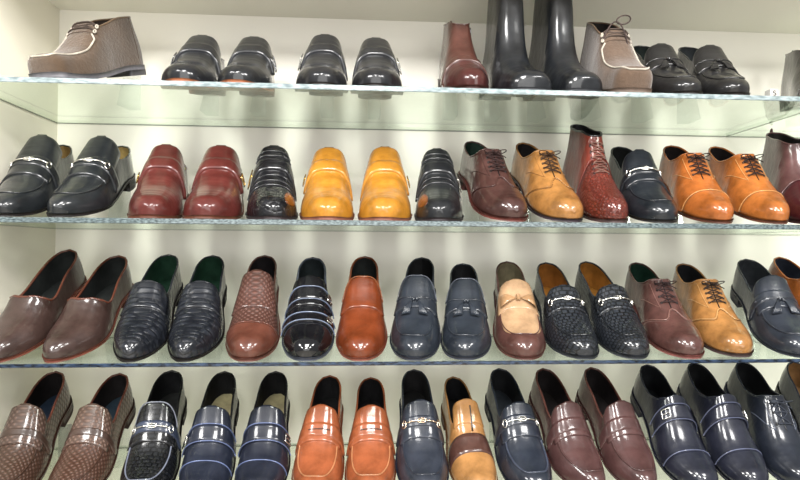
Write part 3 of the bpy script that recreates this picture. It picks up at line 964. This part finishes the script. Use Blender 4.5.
shoe(1, 'loafer', 'black loafer with silver bit left of the orange oxfords', 'shoe', 664, (619, 152), 'loafer', 'round', (42, 48, 56),
     lining=(30, 34, 36), extra=x_loafer(.60, bit=SILVER, saddle=(.42, .48)), tilt=R(24))
shoe(1, 'oxford_shoe', 'orange-tan laced oxford beside the black bit loafer', 'shoe', 720, (671, 147), 'oxford', 'almond', (188, 106, 46),
     sole_c=(110, 60, 40), lining=(40, 26, 28), side=1, kind='burnished', extra=x_oxford(lace=(60, 40, 34), cap=.24, seam_c=(222, 160, 100)), tilt=R(24), high=1.05)
shoe(1, 'oxford_shoe', 'orange-tan laced oxford beside the burgundy boot at the right', 'shoe', 782, (715, 146), 'oxford', 'almond', (194, 114, 50),
     sole_c=(112, 62, 40), lining=(40, 26, 28), side=-1, kind='burnished', extra=x_oxford(lace=(60, 40, 34), cap=.24, seam_c=(226, 166, 104)), tilt=R(24), high=1.05)
shoe(1, 'ankle_boot', 'burgundy ankle boot with dark red toe cut off by the right edge', 'boot', 822, (781, 130), 'boot', 'round', (118, 80, 78),
     sole_c=(70, 30, 34), lining=(42, 36, 34), ref_pt='collar', extra=x_boot(.30, cap_c=(86, 30, 36)), tilt=R(19), wide=.95)

# ================================================================== THIRD SHELF
BRN, PIPE = (86, 64, 58), (126, 70, 52)
shoe(2, 'slip_on_shoe', 'plain brown slip-on with orange piping at the far left, cut off by the photo edge', 'shoe', -8, (70, 250), 'slip', 'almond', BRN,
     sole_c=(140, 74, 56), lining=(36, 40, 40), side=1, binding=PIPE, wide=1.03)
shoe(2, 'slip_on_shoe', 'plain brown slip-on with orange piping next to the black crocodile pair', 'shoe', 56, (119, 256), 'slip', 'almond', BRN,
     sole_c=(140, 74, 56), lining=(36, 40, 40), side=-1, binding=PIPE, wide=1.03)
CROC = (54, 58, 68)
shoe(2, 'loafer', 'black crocodile-textured slip-on with green lining beside the brown piped pair', 'shoe', 126, (169, 255), 'loafer', 'almond', CROC,
     lining=(36, 84, 60), insole=(34, 80, 58), kind='croc', side=1, extra=x_loafer(.53, apron=False))
shoe(2, 'loafer', 'black crocodile-textured slip-on with green lining beside the woven brown loafer', 'shoe', 187, (213, 256), 'loafer', 'almond', CROC,
     lining=(36, 84, 60), insole=(34, 80, 58), kind='croc', side=-1, extra=x_loafer(.53, apron=False))
shoe(2, 'loafer', 'brown woven loafer with plain toe cap on the third shelf', 'shoe', 247, (265, 256), 'loafer', 'round', (124, 82, 70),
     sole_c=(128, 78, 66), lining=(40, 34, 38), kind='weave', extra=x_loafer(.60, tongue=((128, 84, 72), 'weave'), apron=False, cap=(122, 70, 54)))
shoe(2, 'monk_shoe', 'black patent double monk shoe with silver-grey piping and two buckles', 'shoe', 306, (313, 258), 'loafer', 'round', (24, 24, 30),
     sole_c=(92, 98, 112), lining=(52, 62, 66), kind='patent', binding=(96, 104, 122),
     extra=x_monk(1, strap=(.42, .50), tb=.57, double=True, edge=(128, 140, 166), sbuck=.5, bs=.8))
shoe(2, 'loafer', 'plain rust-orange loafer in the middle of the third shelf', 'shoe', 360, (365, 257), 'loafer', 'round', (140, 64, 28),
     sole_c=(150, 84, 66), lining=(50, 54, 54), extra=x_loafer(.56, apron=False, edge=(164, 92, 48)), binding=(150, 78, 42))
TAS = (58, 65, 76)
shoe(2, 'loafer', 'slate-black tassel loafer right of the plain rust-orange loafer', 'shoe', 411, (422, 258), 'loafer', 'round', TAS,
     sole_c=(72, 76, 90), lining=(28, 28, 32), side=1, extra=x_loafer(.57, tassel=True, edge=(96, 102, 116)))
shoe(2, 'loafer', 'slate-black tassel loafer left of the two-tone bow loafer', 'shoe', 468, (463, 264), 'loafer', 'round', TAS,
     sole_c=(72, 76, 90), lining=(28, 28, 32), side=-1, extra=x_loafer(.57, tassel=True, edge=(96, 102, 116)))
def x_bow(l, root, mu):
    x_loafer(.56, tongue=((198, 160, 122), 'smooth'), vamp=((198, 160, 122), 'smooth'), at=(.46, .11), ts0=.58)(l, root, mu)
    part_bow(l, root, leather((200, 156, 112), 'smooth'), .43)
shoe(2, 'loafer', 'two-tone loafer with beige vamp, brown sides and a small bow', 'shoe', 526, (507, 262), 'loafer', 'round', (116, 76, 68),
     sole_c=(110, 66, 58), lining=(154, 142, 114), insole=(160, 148, 120), extra=x_bow)
PRF = (60, 65, 74)
shoe(2, 'loafer', 'navy basket-textured bit loafer with tan lining beside the bow loafer', 'shoe', 582, (546, 263), 'loafer', 'round', PRF,
     sole_c=(60, 64, 72), lining=(176, 112, 42), insole=(190, 128, 50), kind='perforated', side=1, extra=x_loafer(.525, bit=SILVER, tongue=(PRF, 'perforated')))
shoe(2, 'loafer', 'navy basket-textured bit loafer with tan lining beside the brown brogue', 'shoe', 639, (586, 262), 'loafer', 'round', PRF,
     sole_c=(60, 64, 72), lining=(184, 122, 46), insole=(196, 136, 54), kind='perforated', side=-1, extra=x_loafer(.525, bit=SILVER, tongue=(PRF, 'perforated')))
shoe(2, 'brogue_shoe', 'brown laced brogue with green lining left of the golden tan one', 'shoe', 691, (636, 263), 'oxford', 'round', (112, 74, 68),
     sole_c=(142, 82, 76), lining=(28, 78, 60), kind='burnished', extra=x_oxford(lace=(66, 42, 42), n=4, wing=True, perf=(150, 116, 106), seam_c=(150, 108, 98)), welt=.004)
shoe(2, 'brogue_shoe', 'golden tan laced brogue with black lining, on a dark sole', 'shoe', 740, (683, 264), 'oxford', 'round', (186, 130, 72),
     sole_c=(88, 66, 66), lining=(46, 46, 52), kind='burnished', extra=x_oxford(lace=(64, 46, 36), wing=True, perf=(120, 80, 40), seam_c=(214, 164, 104)), Y=.025, welt=.004)
def x_braid(l, root, mu):
    x_loafer(.58, tassel=True, saddle=(.42, .48), r=.0022)(l, root, mu)
shoe(2, 'loafer', 'navy tassel loafer in front of the orange-tan shoe at the right edge', 'shoe', 803, (746, 274), 'loafer', 'round', (62, 68, 80),
     sole_c=(58, 62, 74), lining=(74, 78, 86), extra=x_braid, wide=1.05, tilt=R(24))
shoe(2, 'oxford_shoe', 'orange-tan shoe with dark blue lining half hidden at the right edge of the third shelf', 'shoe', 862, (779, 256), 'oxford', 'round', (186, 106, 48),
     sole_c=(104, 60, 40), lining=(58, 64, 82), kind='burnished', extra=x_oxford(), tilt=R(25))

# ================================================================== BOTTOM SHELF
WOV = (108, 76, 60)
shoe(3, 'loafer', 'brown woven loafer with strap at the far left of the bottom shelf, cut off', 'shoe', -8, (56, 372), 'loafer', 'round', WOV,
     sole_c=(84, 52, 42), lining=(34, 26, 28), insole=(44, 62, 88), kind='weave', side=1, binding=(134, 74, 58),
     extra=x_loafer(.58, tongue=((124, 96, 84), 'weave'), saddle=(.41, .45), saddle_c=(92, 70, 60)))
shoe(3, 'loafer', 'brown woven loafer with strap left of the black crocodile bit loafer', 'shoe', 61, (120, 374), 'loafer', 'round', (118, 82, 66),
     sole_c=(84, 52, 42), lining=(34, 26, 28), insole=(46, 66, 84), kind='weave', side=-1, binding=(134, 74, 58),
     extra=x_loafer(.58, tongue=((136, 106, 92), 'weave'), saddle=(.41, .45), saddle_c=(96, 72, 62)))
shoe(3, 'loafer', 'black crocodile loafer with silver bit and pale piping on the bottom shelf', 'shoe', 138, (172, 371), 'loafer', 'round', (32, 34, 40),
     lining=(30, 30, 34), insole=(44, 44, 46), kind='perforated', binding=(30, 30, 34),
     extra=x_loafer(.58, tongue=((34, 36, 44), 'perforated'), bit=SILVER, saddle=(.42, .48), saddle_c=(70, 80, 104), apron_c=(136, 142, 160), edge=(150, 154, 170)), wide=1.02)
DN = (48, 54, 72)
shoe(3, 'monk_shoe', 'navy strap shoe with beige insole, left one beside the black crocodile loafer', 'shoe', 197, (225, 372), 'loafer', 'round', DN,
     lining=(26, 26, 30), insole=(196, 182, 142), side=1, binding=(30, 30, 36), extra=x_monk(-1, strap=(.36, .46), tb=.56, edge=(110, 124, 166), cap=.23))
shoe(3, 'monk_shoe', 'navy strap shoe with beige insole and buckle on its right', 'shoe', 256, (276, 372), 'loafer', 'round', (44, 49, 66),
     lining=(26, 26, 30), insole=(196, 182, 142), side=-1, binding=(30, 30, 36), extra=x_monk(1, strap=(.36, .46), tb=.56, edge=(110, 124, 166), cap=.23, sbuck=.6))
ORG = (176, 96, 58)
shoe(3, 'loafer', 'bright orange penny loafer beside the navy strap shoe', 'shoe', 311, (330, 376), 'loafer', 'round', ORG,
     sole_c=(150, 80, 50), lining=(38, 36, 40), side=1, extra=x_loafer(.57, saddle=(.39, .47), penny=True, apron_c=(206, 140, 96)))
shoe(3, 'loafer', 'bright orange penny loafer beside the navy bit loafer', 'shoe', 371, (371, 378), 'loafer', 'round', ORG,
     sole_c=(150, 80, 50), lining=(38, 36, 40), side=-1, extra=x_loafer(.57, saddle=(.39, .47), penny=True, apron_c=(206, 140, 96)))
shoe(3, 'loafer', 'navy bit loafer with dark insole right of the orange penny loafers', 'shoe', 427, (414, 370), 'loafer', 'round', (64, 70, 84),
     sole_c=(54, 58, 80), lining=(52, 50, 52), insole=(58, 56, 58), extra=x_loafer(.58, bit=metal((214, 190, 168)), saddle=(.43, .49)), wide=1.03)
def x_two(l, root, mu):
    part_strap(l, root, leather((104, 68, 58), 'smooth'), .27, .40, -.98, .98, .0012, 'vamp_band')
    part_tongue(l, root, mu, .46, .60, .44, .0022, .03)
    k = np.linspace(0, 1, 10)
    seam(l, .41+.15*k, 0*k+.02, .0016, .0016).build('elastic_slit', BLK, root)
shoe(3, 'loafer', 'tan slip-on with a dark brown band across the vamp on the bottom shelf', 'shoe', 483, (453, 376), 'loafer', 'round', (192, 138, 82),
     sole_c=(130, 86, 56), lining=(34, 34, 40), extra=x_two, wide=.93, tilt=R(21))
shoe(3, 'loafer', 'navy bit loafer between the tan banded slip-on and the purple-brown pair', 'shoe', 538, (499, 369), 'loafer', 'round', (54, 61, 76),
     sole_c=(44, 46, 60), lining=(32, 34, 38), insole=(56, 62, 72), extra=x_loafer(.56, bit=SILVER, saddle=(.43, .49), r=.002, apron_c=(84, 92, 112)), wide=1.02)
PUR = (106, 72, 70)
shoe(3, 'loafer', 'purple-brown saddle loafer beside the navy bit loafer', 'shoe', 594, (543, 369), 'loafer', 'almond', PUR,
     sole_c=(100, 54, 54), lining=(36, 26, 28), side=1, binding=(122, 72, 64), extra=x_loafer(.56, saddle=(.39, .47), r=.002))
shoe(3, 'loafer', 'purple-brown saddle loafer beside the navy buckled cap-toe shoe', 'shoe', 650, (591, 368), 'loafer', 'almond', PUR,
     sole_c=(100, 54, 54), lining=(36, 26, 28), side=-1, binding=(122, 72, 64), extra=x_loafer(.56, saddle=(.39, .47), r=.002))
DK = (48, 51, 68)
shoe(3, 'monk_shoe', 'navy cap-toe monk shoe with a square silver buckle on the left side', 'shoe', 703, (647, 365), 'oxford', 'round', DK,
     sole_c=(48, 48, 70), lining=(28, 32, 38), side=1, extra=x_monk(-1, strap=(.44, .53), tb=.58, edge=(112, 118, 146), cap=.24, sbuck=.3, ts0=.4))
shoe(3, 'monk_shoe', 'navy cap-toe monk shoe with buckle on its right, left of the laced derby', 'shoe', 758, (694, 363), 'oxford', 'round', DK,
     sole_c=(48, 48, 70), lining=(24, 25, 30), side=-1, extra=x_monk(1, strap=(.44, .53), tb=.58, edge=(112, 118, 146), cap=.24, sbuck=.55, ts0=.4))
shoe(3, 'derby_shoe', 'navy laced derby with glossy plain toe on the bottom shelf', 'shoe', 808, (742, 362), 'oxford', 'round', (46, 52, 66),
     sole_c=(58, 62, 84), lining=(24, 25, 30), extra=x_oxford(lace=(80, 86, 100), n=3, s0=.12, seam_c=(112, 120, 140)), welt=.004)
shoe(3, 'loafer', 'dark navy slip-on with tan lining at the right edge of the bottom shelf', 'shoe', 860, (794, 362), 'loafer', 'round', (48, 54, 74),
     lining=(176, 132, 84), insole=(170, 128, 84), extra=x_loafer(.56))

# ------------------------------------------------------------------ little white blocks standing on the shelves
M_white = paint('white_plastic', (176, 174, 168), 0.4, 0.02, 8.0)
M_ink = paint('grey_ink', (58, 50, 50), 0.6, 0.02, 8.0)
def block(px, row, Y, s, label, mark=False, tall=1.0):
    X = x_at(px, Y, ZS[row]+.008)
    b = .0012
    mb = MB()
    # bevelled cube from a superellipsoid grid
    n = 14
    th, ph = np.meshgrid(np.linspace(-PI/2, PI/2, n), np.linspace(-PI, PI, 2*n, endpoint=False), indexing='ij')
    sp = lambda a: np.sign(a)*np.abs(a)**.16
    P = np.stack([s*.5*sp(np.cos(th))*sp(np.cos(ph)), s*.5*sp(np.cos(th))*sp(np.sin(ph)), tall*(s*.5*sp(np.sin(th))+s*.5)], -1)
    mb.grid(P, closed_v=True, flip=True)
    o = mb.build('display_block', M_white)
    o.location = (X, Y, ZS[row]+.0003)
    tag(o, label, 'block', 'small white blocks on the shelves')
    if mark:
        up = [(s*.17*math.cos(x), -s*.505, s*(.63+.13*math.sin(x))) for x in np.linspace(PI*.15, PI*1.5, 14)]
        dn = [(s*.17*math.cos(x), -s*.505, s*(.37+.13*math.sin(x))) for x in np.linspace(PI*.5, -PI*.85, 14)]
        pts = up+dn[1:]
        MB().tube(pts, s*.06, 5).build('letter_mark', M_ink, o)
    return o
block(771.5, 0, .02, .017, 'small white block with a grey letter S beside the right-edge dark boot', True)
block(412, 0, .03, .012, 'tiny white block on the top shelf left of the brown ankle boot')
block(65, 3, .262, .021, 'white upright block between the two brown woven loafers', tall=3.6)
